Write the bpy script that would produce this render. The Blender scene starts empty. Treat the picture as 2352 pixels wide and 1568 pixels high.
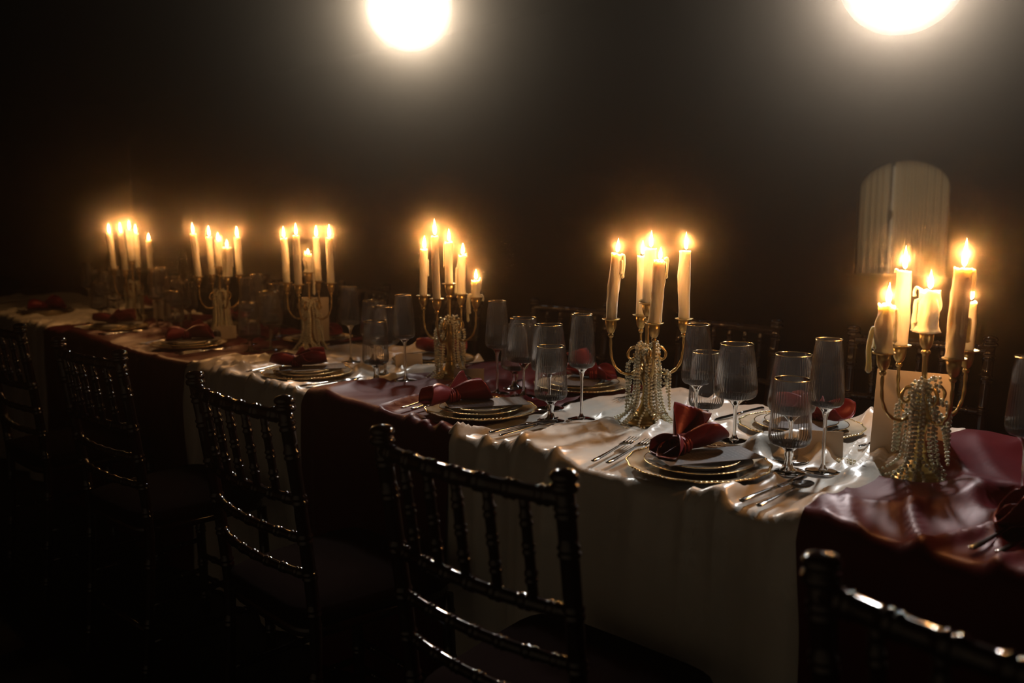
import bpy, math, random
import numpy as np
from mathutils import Matrix, Vector, Euler

# ------------------------------------------------------------------ camera, world, lights, exposure
SC = bpy.context.scene
COL = SC.collection
PI = math.pi
random.seed(7)
RNG = np.random.default_rng(11)

F_PX, PITCH, ROLL, CAM_H = 2065.5, 0.1373, -0.0038, 1.253
AX = np.array([0.7, -0.714]); AX /= np.linalg.norm(AX)          # table axis seen from the camera
BX = np.array([-AX[1], AX[0]])
_cp, _sp = math.cos(PITCH), math.sin(PITCH)
_fw, _up, _rt = np.array([0, _cp, -_sp]), np.array([0, _sp, _cp]), np.array([1.0, 0, 0])
_rt, _up = math.cos(ROLL) * _rt + math.sin(ROLL) * _up, -math.sin(ROLL) * _rt + math.cos(ROLL) * _up
def _tf(v): return Vector((float(v[:2] @ AX), float(v[:2] @ BX), float(v[2])))
cam_data = bpy.data.cameras.new('camera')
cam = bpy.data.objects.new('camera', cam_data); COL.objects.link(cam)
_m = Matrix.Identity(4)
for i, c in enumerate((_tf(_rt), _tf(_up), -_tf(_fw))):
    for j in range(3): _m[j][i] = c[j]
_m[0][3], _m[1][3], _m[2][3] = 0.0, -2.0, CAM_H
cam.matrix_world = _m
cam_data.sensor_width = 36.0
cam_data.lens = 36.0 * F_PX / 2352.0
cam_data.clip_start = 0.02
cam_data.dof.use_dof = True
cam_data.dof.focus_distance = 2.05
cam_data.dof.aperture_fstop = 3.0
SC.camera = cam

world = bpy.data.worlds.new('world'); SC.world = world
world.use_nodes = True
world.node_tree.nodes['Background'].inputs[0].default_value = (0.010, 0.008, 0.006, 1)
world.node_tree.nodes['Background'].inputs[1].default_value = 0.1
HAZE_DENSITY, HAZE_G = 0.080, 0.9895           # thin haze added to the whole room, imitating mist-filter halos round lights
_vs = world.node_tree.nodes.new('ShaderNodeVolumeScatter')
_vs.inputs['Density'].default_value = HAZE_DENSITY; _vs.inputs['Anisotropy'].default_value = HAZE_G
_vs.inputs['Color'].default_value = (1.0, 0.80, 0.60, 1)
world.node_tree.links.new(_vs.outputs[0], world.node_tree.nodes['World Output'].inputs['Volume'])

SC.view_settings.view_transform = 'Standard'
SC.view_settings.look = 'None'
SC.view_settings.exposure = 0.0
SC.view_settings.gamma = 1.0
SC.view_settings.use_curve_mapping = False
cy = SC.cycles
cy.max_bounces = 6; cy.diffuse_bounces = 1; cy.glossy_bounces = 2
cy.transmission_bounces = 4; cy.transparent_max_bounces = 20; cy.volume_bounces = 0
cy.caustics_reflective = False; cy.caustics_refractive = False
cy.sample_clamp_indirect = 1.5
cy.use_light_tree = True
cy.use_adaptive_sampling = True; cy.adaptive_threshold = 0.08; cy.adaptive_min_samples = 16

LAMP_A = Vector((-1.235, 0.92, 2.005))       # the two stage lamps behind the table
LAMP_B = Vector((-3.30, 0.60, 2.184))
LAMP_A_W, LAMP_B_W = 140.0, 108.0
CANDLE_W = 0.62
FLAME_EMIT = 9.0

# ------------------------------------------------------------------ helpers
def me(name, verts, faces, mat=None, smooth=True):
    m = bpy.data.meshes.new(name)
    m.from_pydata([tuple(v) for v in verts], [], faces)
    if smooth: m.polygons.foreach_set('use_smooth', [True] * len(m.polygons))
    if mat is not None: m.materials.append(mat)
    m.update()
    return m

def ob(name, mesh, parent=None, loc=(0, 0, 0), rot=(0, 0, 0), scale=None):
    o = bpy.data.objects.new(name, mesh); COL.objects.link(o)
    o.location = loc; o.rotation_euler = rot
    if scale is not None: o.scale = scale
    if parent is not None: o.parent = parent
    return o

def tag(o, label, cat, group=None, kind=None):
    if label: o['label'] = label
    if cat: o['category'] = cat
    if group: o['group'] = group
    if kind: o['kind'] = kind
    return o

def thing(name, label, cat, loc, rot=(0, 0, 0), group=None):
    o = bpy.data.objects.new(name, None); COL.objects.link(o)
    o.location = loc; o.rotation_euler = rot; o.empty_display_size = 0.02
    return tag(o, label, cat, group)

class MB:
    def __init__(s): s.v, s.f = [], []
    def add(s, v, f):
        n = len(s.v); s.v += [tuple(p) for p in v]; s.f += [tuple(i + n for i in q) for q in f]; return s
    def build(s, name, mat, smooth=True): return me(name, s.v, s.f, mat, smooth)

def lathe(prof, seg=32, rib=None, close=False):
    """prof: (r, z) pairs; rib(i_row, angle) -> radius offset"""
    v, f = [], []
    for i, (r, z) in enumerate(prof):
        for k in range(seg):
            a = 2 * PI * k / seg
            rr = r + (rib(i, a) if rib else 0.0)
            v.append((rr * math.cos(a), rr * math.sin(a), z))
    for i in range(len(prof) - 1):
        for k in range(seg):
            k2 = (k + 1) % seg
            f.append((i * seg + k, i * seg + k2, (i + 1) * seg + k2, (i + 1) * seg + k))
    return v, f

def tube(pts, rad, seg=8, lobes=0, lobe_amp=0.0, twist=0.0, caps=True):
    pts = [Vector(p) for p in pts]
    n = len(pts)
    rads = rad if hasattr(rad, '__len__') else [rad] * n
    v, f = [], []
    t = (pts[1] - pts[0]).normalized()
    u = t.orthogonal().normalized()
    for i in range(n):
        a = pts[max(i - 1, 0)]; b = pts[min(i + 1, n - 1)]
        t = (b - a).normalized()
        u = (u - t * u.dot(t)).normalized()
        w = t.cross(u)
        for k in range(seg):
            an = 2 * PI * k / seg
            r = rads[i] * (1 + (lobe_amp * math.cos(lobes * an + twist * i) if lobes else 0))
            v.append(pts[i] + u * (r * math.cos(an)) + w * (r * math.sin(an)))
    for i in range(n - 1):
        for k in range(seg):
            k2 = (k + 1) % seg
            f.append((i * seg + k, i * seg + k2, (i + 1) * seg + k2, (i + 1) * seg + k))
    if caps:
        f.append(tuple(range(seg))[::-1]); f.append(tuple((n - 1) * seg + k for k in range(seg)))
    return v, f

def spline(ctrl, n):
    """Catmull-Rom through control points"""
    P = [np.array(c, float) for c in ctrl]
    P = [2 * P[0] - P[1]] + P + [2 * P[-1] - P[-2]]
    out = []
    m = len(P) - 3
    for i in range(n):
        s = i / (n - 1) * m; k = min(int(s), m - 1); t = s - k
        p0, p1, p2, p3 = P[k:k + 4]
        out.append(0.5 * ((2 * p1) + (-p0 + p2) * t + (2 * p0 - 5 * p1 + 4 * p2 - p3) * t * t + (-p0 + 3 * p1 - 3 * p2 + p3) * t ** 3))
    return out

def box(cx, cy_, cz, sx, sy, sz):
    v = [(cx + a * sx / 2, cy_ + b * sy / 2, cz + c * sz / 2) for a in (-1, 1) for b in (-1, 1) for c in (-1, 1)]
    f = [(0, 1, 3, 2), (4, 6, 7, 5), (0, 4, 5, 1), (2, 3, 7, 6), (0, 2, 6, 4), (1, 5, 7, 3)]
    return v, f

def bevbox(name, sx, sy, sz, mat, bev=0.004, seg=2):
    import bmesh
    bm = bmesh.new(); bmesh.ops.create_cube(bm, size=1)
    for v in bm.verts: v.co = Vector((v.co.x * sx, v.co.y * sy, v.co.z * sz))
    bmesh.ops.bevel(bm, geom=bm.edges[:], offset=bev, segments=seg, affect='EDGES')
    m = bpy.data.meshes.new(name); bm.to_mesh(m); bm.free(); m.materials.append(mat)
    return m

_TAB = RNG.random((256, 256))
def vn(x, y, s=0):
    """smooth value noise 0..1, vectorised"""
    x = np.asarray(x, float) + 17.3 * s + 100; y = np.asarray(y, float) + 9.1 * s + 100
    xi, yi = np.floor(x).astype(int), np.floor(y).astype(int)
    fx, fy = x - xi, y - yi
    fx = fx * fx * fx * (fx * (fx * 6 - 15) + 10); fy = fy * fy * fy * (fy * (fy * 6 - 15) + 10)
    a = _TAB[xi % 256, yi % 256]; b = _TAB[(xi + 1) % 256, yi % 256]
    c = _TAB[xi % 256, (yi + 1) % 256]; d = _TAB[(xi + 1) % 256, (yi + 1) % 256]
    return (a * (1 - fx) + b * fx) * (1 - fy) + (c * (1 - fx) + d * fx) * fy

def grid(P):
    """P: (rows, cols, 3) -> verts, faces"""
    R, C = P.shape[:2]
    f = [(i * C + j, i * C + j + 1, (i + 1) * C + j + 1, (i + 1) * C + j) for i in range(R - 1) for j in range(C - 1)]
    return P.reshape(-1, 3), f

# ------------------------------------------------------------------ materials
def mat(name):
    m = bpy.data.materials.new(name); m.use_nodes = True
    nt = m.node_tree; b = nt.nodes.get('Principled BSDF')
    return m, nt, b

def pm(name, color, rough=0.5, metal=0.0, spec=0.5, **kw):
    m, nt, b = mat(name)
    b.inputs['Base Color'].default_value = (*color, 1)
    b.inputs['Roughness'].default_value = rough
    b.inputs['Metallic'].default_value = metal
    b.inputs['Specular IOR Level'].default_value = spec
    for k, v in kw.items():
        b.inputs[k.replace('_', ' ')].default_value = v
    return m

def noise_bump(m, scale, strength, dist=0.002, stretch=None, detail=3.0):
    nt = m.node_tree; b = nt.nodes['Principled BSDF']
    tc = nt.nodes.new('ShaderNodeTexCoord'); mp = nt.nodes.new('ShaderNodeMapping')
    n = nt.nodes.new('ShaderNodeTexNoise'); bp = nt.nodes.new('ShaderNodeBump')
    n.inputs['Scale'].default_value = scale; n.inputs['Detail'].default_value = detail
    bp.inputs['Strength'].default_value = strength; bp.inputs['Distance'].default_value = dist
    if stretch: mp.inputs['Scale'].default_value = stretch
    nt.links.new(tc.outputs['Object'], mp.inputs[0]); nt.links.new(mp.outputs[0], n.inputs[0])
    nt.links.new(n.outputs['Fac'], bp.inputs['Height']); nt.links.new(bp.outputs[0], b.inputs['Normal'])
    return m

def noise_color(m, scale, c1, c2, stretch=None, lo=0.35, hi=0.65):
    nt = m.node_tree; b = nt.nodes['Principled BSDF']
    tc = nt.nodes.new('ShaderNodeTexCoord'); mp = nt.nodes.new('ShaderNodeMapping')
    n = nt.nodes.new('ShaderNodeTexNoise'); r = nt.nodes.new('ShaderNodeValToRGB')
    n.inputs['Scale'].default_value = scale
    if stretch: mp.inputs['Scale'].default_value = stretch
    r.color_ramp.elements[0].position = lo; r.color_ramp.elements[1].position = hi
    r.color_ramp.elements[0].color = (*c1, 1); r.color_ramp.elements[1].color = (*c2, 1)
    nt.links.new(tc.outputs['Object'], mp.inputs[0]); nt.links.new(mp.outputs[0], n.inputs[0])
    nt.links.new(n.outputs['Fac'], r.inputs[0]); nt.links.new(r.outputs[0], b.inputs['Base Color'])
    return m

M_SATIN = noise_bump(pm('cream_satin', (0.74, 0.69, 0.61), 0.29, spec=0.9, Sheen_Weight=0.1), 34, 0.35, 0.006, (1, 0.3, 1))
M_WINE = noise_bump(pm('burgundy_satin', (0.060, 0.003, 0.007), 0.40, spec=0.14, Specular_Tint=(0.9, 0.28, 0.30, 1), Sheen_Weight=0.12, Sheen_Roughness=0.4, Sheen_Tint=(0.9, 0.25, 0.3, 1)), 30, 0.2, 0.005, (1, 0.4, 1))
M_NAPKIN = noise_bump(pm('burgundy_napkin_satin', (0.10, 0.006, 0.012), 0.40, spec=0.55, Specular_Tint=(0.95, 0.35, 0.38, 1), Sheen_Weight=0.06, Sheen_Tint=(0.9, 0.25, 0.3, 1)), 60, 0.3, 0.003)
M_BRASS = noise_bump(pm('aged_brass', (0.62, 0.42, 0.16), 0.33, 1.0), 120, 0.15, 0.001)
M_GOLD = pm('gold_rim', (0.85, 0.62, 0.30), 0.18, 1.0)
M_WAX = noise_color(pm('ivory_wax', (0.82, 0.74, 0.58), 0.5, spec=0.35, Subsurface_Weight=1.0, Subsurface_Radius=(0.013, 0.011, 0.0075), Subsurface_Scale=0.8), 9, (0.84, 0.74, 0.60), (0.78, 0.74, 0.56), (1, 1, 0.25))
M_WICK = pm('burnt_wick', (0.012, 0.008, 0.006), 0.9)
M_PORC = pm('grey_white_porcelain', (0.78, 0.76, 0.70), 0.12, spec=0.6, Coat_Weight=0.5, Coat_Roughness=0.05)
M_CHARGER = pm('pale_glass_charger', (0.78, 0.70, 0.54), 0.10, spec=0.8, Coat_Weight=0.6, Coat_Roughness=0.04)
M_STEEL = pm('polished_steel', (0.62, 0.62, 0.63), 0.12, 1.0)
M_WOOD = noise_color(pm('black_lacquered_wood', (0.010, 0.005, 0.004), 0.085, spec=0.6), 14, (0.004, 0.002, 0.002), (0.012, 0.004, 0.003), (1, 1, 0.15))
M_CUSHION = noise_bump(pm('dark_seat_fabric', (0.005, 0.002, 0.002), 0.95, spec=0.02), 300, 0.3, 0.001)
M_PAPER = noise_bump(pm('ivory_card', (0.62, 0.52, 0.40), 0.85, spec=0.2), 200, 0.15, 0.0006)
M_PEARL = pm('ivory_pearl', (0.92, 0.85, 0.60), 0.25, spec=0.6, Coat_Weight=0.3, Coat_Roughness=0.1)
M_BERRY = pm('dark_glossy_ornament', (0.014, 0.004, 0.006), 0.35)
M_FLOOR = noise_bump(noise_color(pm('dark_floor', (0.012, 0.010, 0.008), 0.5), 3, (0.006, 0.005, 0.004), (0.016, 0.012, 0.009)), 40, 0.1)
M_PLASTER = noise_bump(pm('tan_plaster', (0.36, 0.28, 0.18), 0.9, spec=0.1), 40, 0.1)
M_WALL = noise_bump(pm('black_wall_paint', (0.004, 0.0035, 0.003), 0.9, spec=0.1), 60, 0.1)
M_DRAPE = noise_bump(pm('black_velvet', (0.010, 0.008, 0.007), 0.95, spec=0.05), 80, 0.2)
M_LAMPBODY = noise_bump(pm('black_lamp_housing', (0.012, 0.012, 0.012), 0.45), 150, 0.1, 0.0005)

# menu card: dark vellum with rows of pale print too small to read
M_MENU, nt, b = mat('dark_vellum_menu')
b.inputs['Roughness'].default_value = 0.55; b.inputs['Specular IOR Level'].default_value = 0.5
tc = nt.nodes.new('ShaderNodeTexCoord'); sx = nt.nodes.new('ShaderNodeSeparateXYZ')
w1 = nt.nodes.new('ShaderNodeMath'); w1.operation = 'MULTIPLY'; w1.inputs[1].default_value = 95.0
w2 = nt.nodes.new('ShaderNodeMath'); w2.operation = 'FRACT'
w3 = nt.nodes.new('ShaderNodeMath'); w3.operation = 'LESS_THAN'; w3.inputs[1].default_value = 0.35
mp = nt.nodes.new('ShaderNodeMapping'); mp.inputs['Scale'].default_value = (260, 95, 1)
nz = nt.nodes.new('ShaderNodeTexNoise'); nz.inputs['Scale'].default_value = 1.0; nz.inputs['Detail'].default_value = 0
w4 = nt.nodes.new('ShaderNodeMath'); w4.operation = 'GREATER_THAN'; w4.inputs[1].default_value = 0.52
ab = nt.nodes.new('ShaderNodeMath'); ab.operation = 'ABSOLUTE'
w5 = nt.nodes.new('ShaderNodeMath'); w5.operation = 'LESS_THAN'; w5.inputs[1].default_value = 0.030
m1 = nt.nodes.new('ShaderNodeMath'); m1.operation = 'MULTIPLY'; m2 = nt.nodes.new('ShaderNodeMath'); m2.operation = 'MULTIPLY'
mx = nt.nodes.new('ShaderNodeMix'); mx.data_type = 'RGBA'
mx.inputs['A'].default_value = (0.055, 0.046, 0.048, 1); mx.inputs['B'].default_value = (0.16, 0.14, 0.13, 1)
L = nt.links.new
L(tc.outputs['Object'], sx.inputs[0]); L(sx.outputs['Y'], w1.inputs[0]); L(w1.outputs[0], w2.inputs[0]); L(w2.outputs[0], w3.inputs[0])
L(tc.outputs['Object'], mp.inputs[0]); L(mp.outputs[0], nz.inputs[0]); L(nz.outputs['Fac'], w4.inputs[0])
L(sx.outputs['X'], ab.inputs[0]); L(ab.outputs[0], w5.inputs[0])
L(w3.outputs[0], m1.inputs[0]); L(w4.outputs[0], m1.inputs[1]); L(m1.outputs[0], m2.inputs[0]); L(w5.outputs[0], m2.inputs[1])
L(m2.outputs[0], mx.inputs['Factor']); L(mx.outputs['Result'], b.inputs['Base Color'])

# thin glass wall of the bowls (fresnel reflection over clear transmission) and solid glass
M_THIN = bpy.data.materials.new('thin_ribbed_glass'); M_THIN.use_nodes = True
nt = M_THIN.node_tree; nt.nodes.clear()
o_ = nt.nodes.new('ShaderNodeOutputMaterial'); mix = nt.nodes.new('ShaderNodeMixShader'); fr = nt.nodes.new('ShaderNodeFresnel')
tr = nt.nodes.new('ShaderNodeBsdfTransparent'); gl = nt.nodes.new('ShaderNodeBsdfGlossy')
fr.inputs[0].default_value = 1.52; tr.inputs[0].default_value = (0.985, 0.985, 0.985, 1); gl.inputs['Roughness'].default_value = 0.06
mxx = nt.nodes.new('ShaderNodeMath'); mxx.operation = 'MULTIPLY_ADD'; mxx.inputs[1].default_value = 1.5; mxx.inputs[2].default_value = 0.012; mxx.use_clamp = True
nt.links.new(fr.outputs[0], mxx.inputs[0]); nt.links.new(mxx.outputs[0], mix.inputs[0])
ml = nt.nodes.new('ShaderNodeMixShader'); ml.inputs[0].default_value = 0.01; lw = nt.nodes.new('ShaderNodeLayerWeight'); lw.inputs[0].default_value = 0.35; fm_ = nt.nodes.new('ShaderNodeMath'); fm_.operation = 'MULTIPLY_ADD'; fm_.inputs[1].default_value = 0.05; fm_.inputs[2].default_value = 0.004; nt.links.new(lw.outputs['Facing'], fm_.inputs[0]); nt.links.new(fm_.outputs[0], ml.inputs[0]); tl = nt.nodes.new('ShaderNodeBsdfTranslucent'); tl.inputs[0].default_value = (0.95, 0.95, 0.95, 1)
nt.links.new(tr.outputs[0], ml.inputs[1]); nt.links.new(tl.outputs[0], ml.inputs[2])
nt.links.new(ml.outputs[0], mix.inputs[1]); nt.links.new(gl.outputs[0], mix.inputs[2]); nt.links.new(mix.outputs[0], o_.inputs[0])
M_GLASS = pm('solid_glass', (0.97, 0.97, 0.97), 0.02, spec=0.5, Transmission_Weight=1.0, IOR=1.5)

# flame: glowing gas, emission over clear
M_FLAME = bpy.data.materials.new('candle_flame'); M_FLAME.use_nodes = True
nt = M_FLAME.node_tree; nt.nodes.clear()
o_ = nt.nodes.new('ShaderNodeOutputMaterial'); ad = nt.nodes.new('ShaderNodeAddShader')
em = nt.nodes.new('ShaderNodeEmission'); tr = nt.nodes.new('ShaderNodeBsdfTransparent')
em.inputs[0].default_value = (1.0, 0.72, 0.36, 1); em.inputs[1].default_value = FLAME_EMIT
nt.links.new(em.outputs[0], ad.inputs[0]); nt.links.new(tr.outputs[0], ad.inputs[1]); nt.links.new(ad.outputs[0], o_.inputs[0])
M_FLAME.cycles.emission_sampling = 'NONE'

def emis(name, color, s):
    m = bpy.data.materials.new(name); m.use_nodes = True
    nt = m.node_tree; nt.nodes.clear()
    o = nt.nodes.new('ShaderNodeOutputMaterial'); e = nt.nodes.new('ShaderNodeEmission')
    e.inputs[0].default_value = (*color, 1); e.inputs[1].default_value = s
    nt.links.new(e.outputs[0], o.inputs[0]); m.cycles.emission_sampling = 'NONE'
    return m
M_LENS = emis('lit_lens_glow_falloff', (1.0, 0.97, 0.92), 12.0)
nt = M_LENS.node_tree
_tc = nt.nodes.new('ShaderNodeTexCoord'); _vl = nt.nodes.new('ShaderNodeVectorMath'); _vl.operation = 'LENGTH'
_mr = nt.nodes.new('ShaderNodeMapRange'); _mr.interpolation_type = 'SMOOTHSTEP'
_mr.inputs['From Min'].default_value = 0.0; _mr.inputs['From Max'].default_value = 0.193; _mr.inputs['To Min'].default_value = 5.0; _mr.inputs['To Max'].default_value = 0.15  # emission fades outward to imitate the soft glow round the lamp
nt.links.new(_tc.outputs['Object'], _vl.inputs[0]); nt.links.new(_vl.outputs['Value'], _mr.inputs['Value']); nt.links.new(_mr.outputs[0], nt.nodes['Emission'].inputs[1])

# curtain in the window: pale cloth that lets the added backlight through
M_CURTAIN = bpy.data.materials.new('tan_curtain_cloth'); M_CURTAIN.use_nodes = True
nt = M_CURTAIN.node_tree; nt.nodes.clear()
o_ = nt.nodes.new('ShaderNodeOutputMaterial'); mix = nt.nodes.new('ShaderNodeMixShader'); mix.inputs[0].default_value = 0.6
d_ = nt.nodes.new('ShaderNodeBsdfDiffuse'); t_ = nt.nodes.new('ShaderNodeBsdfTranslucent')
wv = nt.nodes.new('ShaderNodeTexNoise'); wv.inputs['Scale'].default_value = 40
cr = nt.nodes.new('ShaderNodeValToRGB'); cr.color_ramp.elements[0].color = (0.42, 0.30, 0.17, 1); cr.color_ramp.elements[1].color = (0.50, 0.37, 0.22, 1)
nt.links.new(wv.outputs['Fac'], cr.inputs[0]); nt.links.new(cr.outputs[0], d_.inputs[0]); nt.links.new(cr.outputs[0], t_.inputs[0])
nt.links.new(d_.outputs[0], mix.inputs[1]); nt.links.new(t_.outputs[0], mix.inputs[2]); nt.links.new(mix.outputs[0], o_.inputs[0])

# ------------------------------------------------------------------ room shell
RX0, RX1, RY0, RY1, RZ = -18.0, 3.6, -3.0, 5.2, 3.4
def struct(name, mesh, parent=None, **k):
    o = ob(name, mesh, parent, **k)
    if parent is None: o['kind'] = 'structure'
    return o
struct('floor', me('floor', *box((RX0 + RX1) / 2, (RY0 + RY1) / 2, -0.05, RX1 - RX0 + .4, RY1 - RY0 + .4, 0.1), M_FLOOR, False))
struct('ceiling', me('ceiling', *box((RX0 + RX1) / 2, (RY0 + RY1) / 2, RZ + 0.05, RX1 - RX0 + .4, RY1 - RY0 + .4, 0.1), M_WALL, False))
struct('wall_left', me('wall_left', *box(RX0 - .1, (RY0 + RY1) / 2, RZ / 2, 0.2, RY1 - RY0 + .4, RZ), M_WALL, False))
struct('wall_right', me('wall_right', *box(RX1 + .1, (RY0 + RY1) / 2, RZ / 2, 0.2, RY1 - RY0 + .4, RZ), M_WALL, False))
struct('wall_front', me('wall_front', *box((RX0 + RX1) / 2, RY0 - .1, RZ / 2, RX1 - RX0, 0.2, RZ), M_PLASTER, False))  # unseen wall, kept pale and close to bounce fill onto the near cloth
# back wall with an arched window opening
WX, WHW, WZ0, WZS, WZT = -2.96, 0.36, 0.78, 1.46, 1.68     # centre, half width, sill, spring, top of arch
WT = 0.2
arch = [(WX - WHW, WZ0), (WX + WHW, WZ0)]
for k in range(0, 25):
    t = PI * k / 24
    arch.append((WX + WHW * math.cos(t), WZS + (WZT - WZS) * math.sin(t)))
v, f = [], []
mb = MB()
def wallrect(x0, x1, z0, z1): mb.add(*box((x0 + x1) / 2, RY1 + WT / 2, (z0 + z1) / 2, x1 - x0, WT, z1 - z0))
wallrect(RX0, WX - WHW, 0, RZ); wallrect(WX + WHW, RX1, 0, RZ); wallrect(WX - WHW, WX + WHW, 0, WZ0); wallrect(WX - WHW, WX + WHW, WZT, RZ)
for k in range(24):
    t0, t1 = PI * k / 24, PI * (k + 1) / 24
    xa, za = WX + WHW * math.cos(t0), WZS + (WZT - WZS) * math.sin(t0)
    xb, zb = WX + WHW * math.cos(t1), WZS + (WZT - WZS) * math.sin(t1)
    y0, y1 = RY1, RY1 + WT
    V = [(xa, y0, za), (xb, y0, zb), (xb, y0, WZT), (xa, y0, WZT), (xa, y1, za), (xb, y1, zb), (xb, y1, WZT), (xa, y1, WZT)]
    mb.add(V, [(0, 1, 2, 3), (4, 7, 6, 5), (0, 4, 5, 1)])
struct('wall_back', mb.build('wall_back', M_WALL, False))
win = struct('window_1', mb.__class__().add(*tube([(WX - WHW + .01, RY1 + .1, WZ0), (WX - WHW + .01, RY1 + .1, WZS)] + [(WX - (WHW - .01) * math.cos(PI * k / 24), RY1 + .1, WZS + (WZT - WZS - .01) * math.sin(PI * k / 24)) for k in range(1, 24)] + [(WX + WHW - .01, RY1 + .1, WZS), (WX + WHW - .01, RY1 + .1, WZ0)], 0.014, 6)).build('window_frame', M_WALL))
win['label'] = 'arched window in the dark back wall'
sill = ob('window_sill', me('sill', *box(WX, RY1 - .01, WZ0 - .02, 2 * WHW + .1, 0.16, 0.04), M_WALL, False), win)
pane = ob('pane', me('pane', [(x, RY1 + .17, z) for x, z in arch], [tuple(range(len(arch)))], M_THIN, False), win)
# two curtain panels that meet off-centre, tied with a cord
def curtain(x0, x1, y, z0, z1, n, seed):
    C, R = 90, 14
    xs = np.linspace(0, 1, C)
    P = np.zeros((R, C, 3))
    for i in range(R):
        t = i / (R - 1)
        P[i, :, 0] = x0 + (x1 - x0) * xs
        P[i, :, 1] = y + 0.010 * np.sin(2 * PI * n * xs + 3 * vn(xs * 5, t * .8, seed)) * (0.7 + .3 * t)
        P[i, :, 2] = z1 + (z0 - z1) * t
    return grid(P)
GAPX = WX - 0.10
for nm, (xa, xb), n, lb, sd in (('curtain', (WX - WHW - .005, GAPX - .012), 5, 'narrow tan curtain panel at the window, on the far side of the dark gap', 3), ('curtain', (GAPX + .012, WX + WHW + .005), 9, 'wide tan pleated curtain panel drawn across the arched window', 4)):
    tag(ob(nm, me(nm, *curtain(xa, xb, RY1 + .05, WZ0 + .005, WZT + .02, n, sd), M_CURTAIN)), lb, 'curtain', 'curtain panels at the arched window')
cord = ob('curtain_cord', MB().add(*tube(spline([(GAPX + .004, RY1 + .02, WZT), (GAPX, RY1 + .02, 1.35), (GAPX - .002, RY1 + .02, 1.28), (GAPX - .012, RY1 + .02, WZ0 + .03)], 24), 0.011, 8)).build('curtain_cord', M_DRAPE), win)
cord['label'] = 'dark cord hanging between the curtain panels'
ob('tassel', MB().add(*lathe([(0.0, .03), (.016, .022), (.02, 0), (.018, -.03), (.008, -.05), (0, -.052)], 12)).build('tassel', M_DRAPE), cord, (GAPX + .006, RY1 + .015, 1.27))
# unseen area light added behind the window to make the curtain glow
ld = bpy.data.lights.new('curtain_backlight', 'AREA'); ld.energy = 5.5; ld.size = 1.0; ld.size_y = 1.4; ld.shape = 'RECTANGLE'; ld.color = (1.0, 0.80, 0.55)
lo = bpy.data.objects.new('curtain_backlight', ld); COL.objects.link(lo); lo.location = (WX, RY1 + 0.75, 1.25); lo.rotation_euler = (-PI / 2, 0, 0)

# ------------------------------------------------------------------ table cloth and runners
TZ = 0.750
NEAR, FAR = -0.668, 0.115
TX0, TX1 = -6.3, 1.1
RUN = [(-0.675, 0.25), (-2.215, -1.575), (-4.42, -2.955)]
NEARS = [(-0.22, -0.50), (-0.984, -0.518), (-1.66, -0.485), (-2.477, -0.485), (-3.353, -0.47), (-4.123, -0.46), (-5.08, -0.45)]
FARS = [(-0.30, -0.05), (-1.0, -0.07), (-1.70, -0.045), (-2.40, -0.03), (-3.13, -0.03), (-3.90, -0.04), (-4.70, -0.04)]
CAND = [(-0.645, -0.285), (-1.312, -0.255), (-2.10, -0.21), (-2.93, -0.19), (-3.58, -0.22), (-4.46, -0.235)]
FLATS = [(x, y, .128) for x, y in NEARS + FARS]
for _i, (x, y) in enumerate(NEARS[1:6]):
    for _d in (-.12, -.07, -.02, .03, .08):
        FLATS += [(x - .195 + _d * -.2, y + _d, .024), (x - .160 + _d * -.2, y + _d, .024), (x + .186, y + _d, .022), (x + .218, y + _d, .022)]
# glassware: kind, X, Y, near (S) or far (F) side, setting
GL = [('f', -.444, -.364, 'S', 0), ('f', -.800, -.360, 'S', 1), ('w', -.890, -.325, 'S', 1), ('g', -.847, -.410, 'S', 1),
      ('f', -1.443, -.345, 'S', 2), ('w', -1.575, -.320, 'S', 2), ('g', -1.486, -.410, 'S', 2),
      ('f', -2.165, -.334, 'S', 3), ('w', -2.312, -.301, 'S', 3), ('g', -2.237, -.392, 'S', 3),
      ('f', -3.256, -.270, 'S', 4), ('w', -3.062, -.284, 'S', 4), ('g', -3.050, -.375, 'S', 4),
      ('f', -4.050, -.300, 'S', 5), ('w', -3.940, -.235, 'S', 5), ('g', -3.760, -.345, 'S', 5),
      ('f', -5.05, -.24, 'S', 6), ('w', -4.90, -.20, 'S', 6), ('g', -4.60, -.350, 'S', 6),
      ('f', -1.115, -.335, 'F', 1), ('w', -1.055, -.270, 'F', 1), ('g', -1.160, -.225, 'F', 1),
      ('f', -1.815, -.280, 'F', 2), ('w', -1.735, -.255, 'F', 2), ('g', -1.840, -.185, 'F', 2),
      ('f', -2.607, -.232, 'F', 3), ('w', -2.502, -.205, 'F', 3), ('g', -2.584, -.150, 'F', 3),
      ('f', -3.42, -.14, 'F', 4), ('w', -3.40, -.050, 'F', 4), ('g', -3.30, -.14, 'F', 4),
      ('f', -4.24, -.185, 'F', 5), ('w', -4.16, -.165, 'F', 5), ('g', -4.23, -.062, 'F', 5),
      ('f', -4.58, -.27, 'F', 6), ('w', -5.20, -.115, 'F', 6), ('g', -5.02, -.12, 'F', 6)]
FLATS += [(x, y, .055) for x, y in CAND] + [(g[1], g[2], .036) for g in GL]

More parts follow.
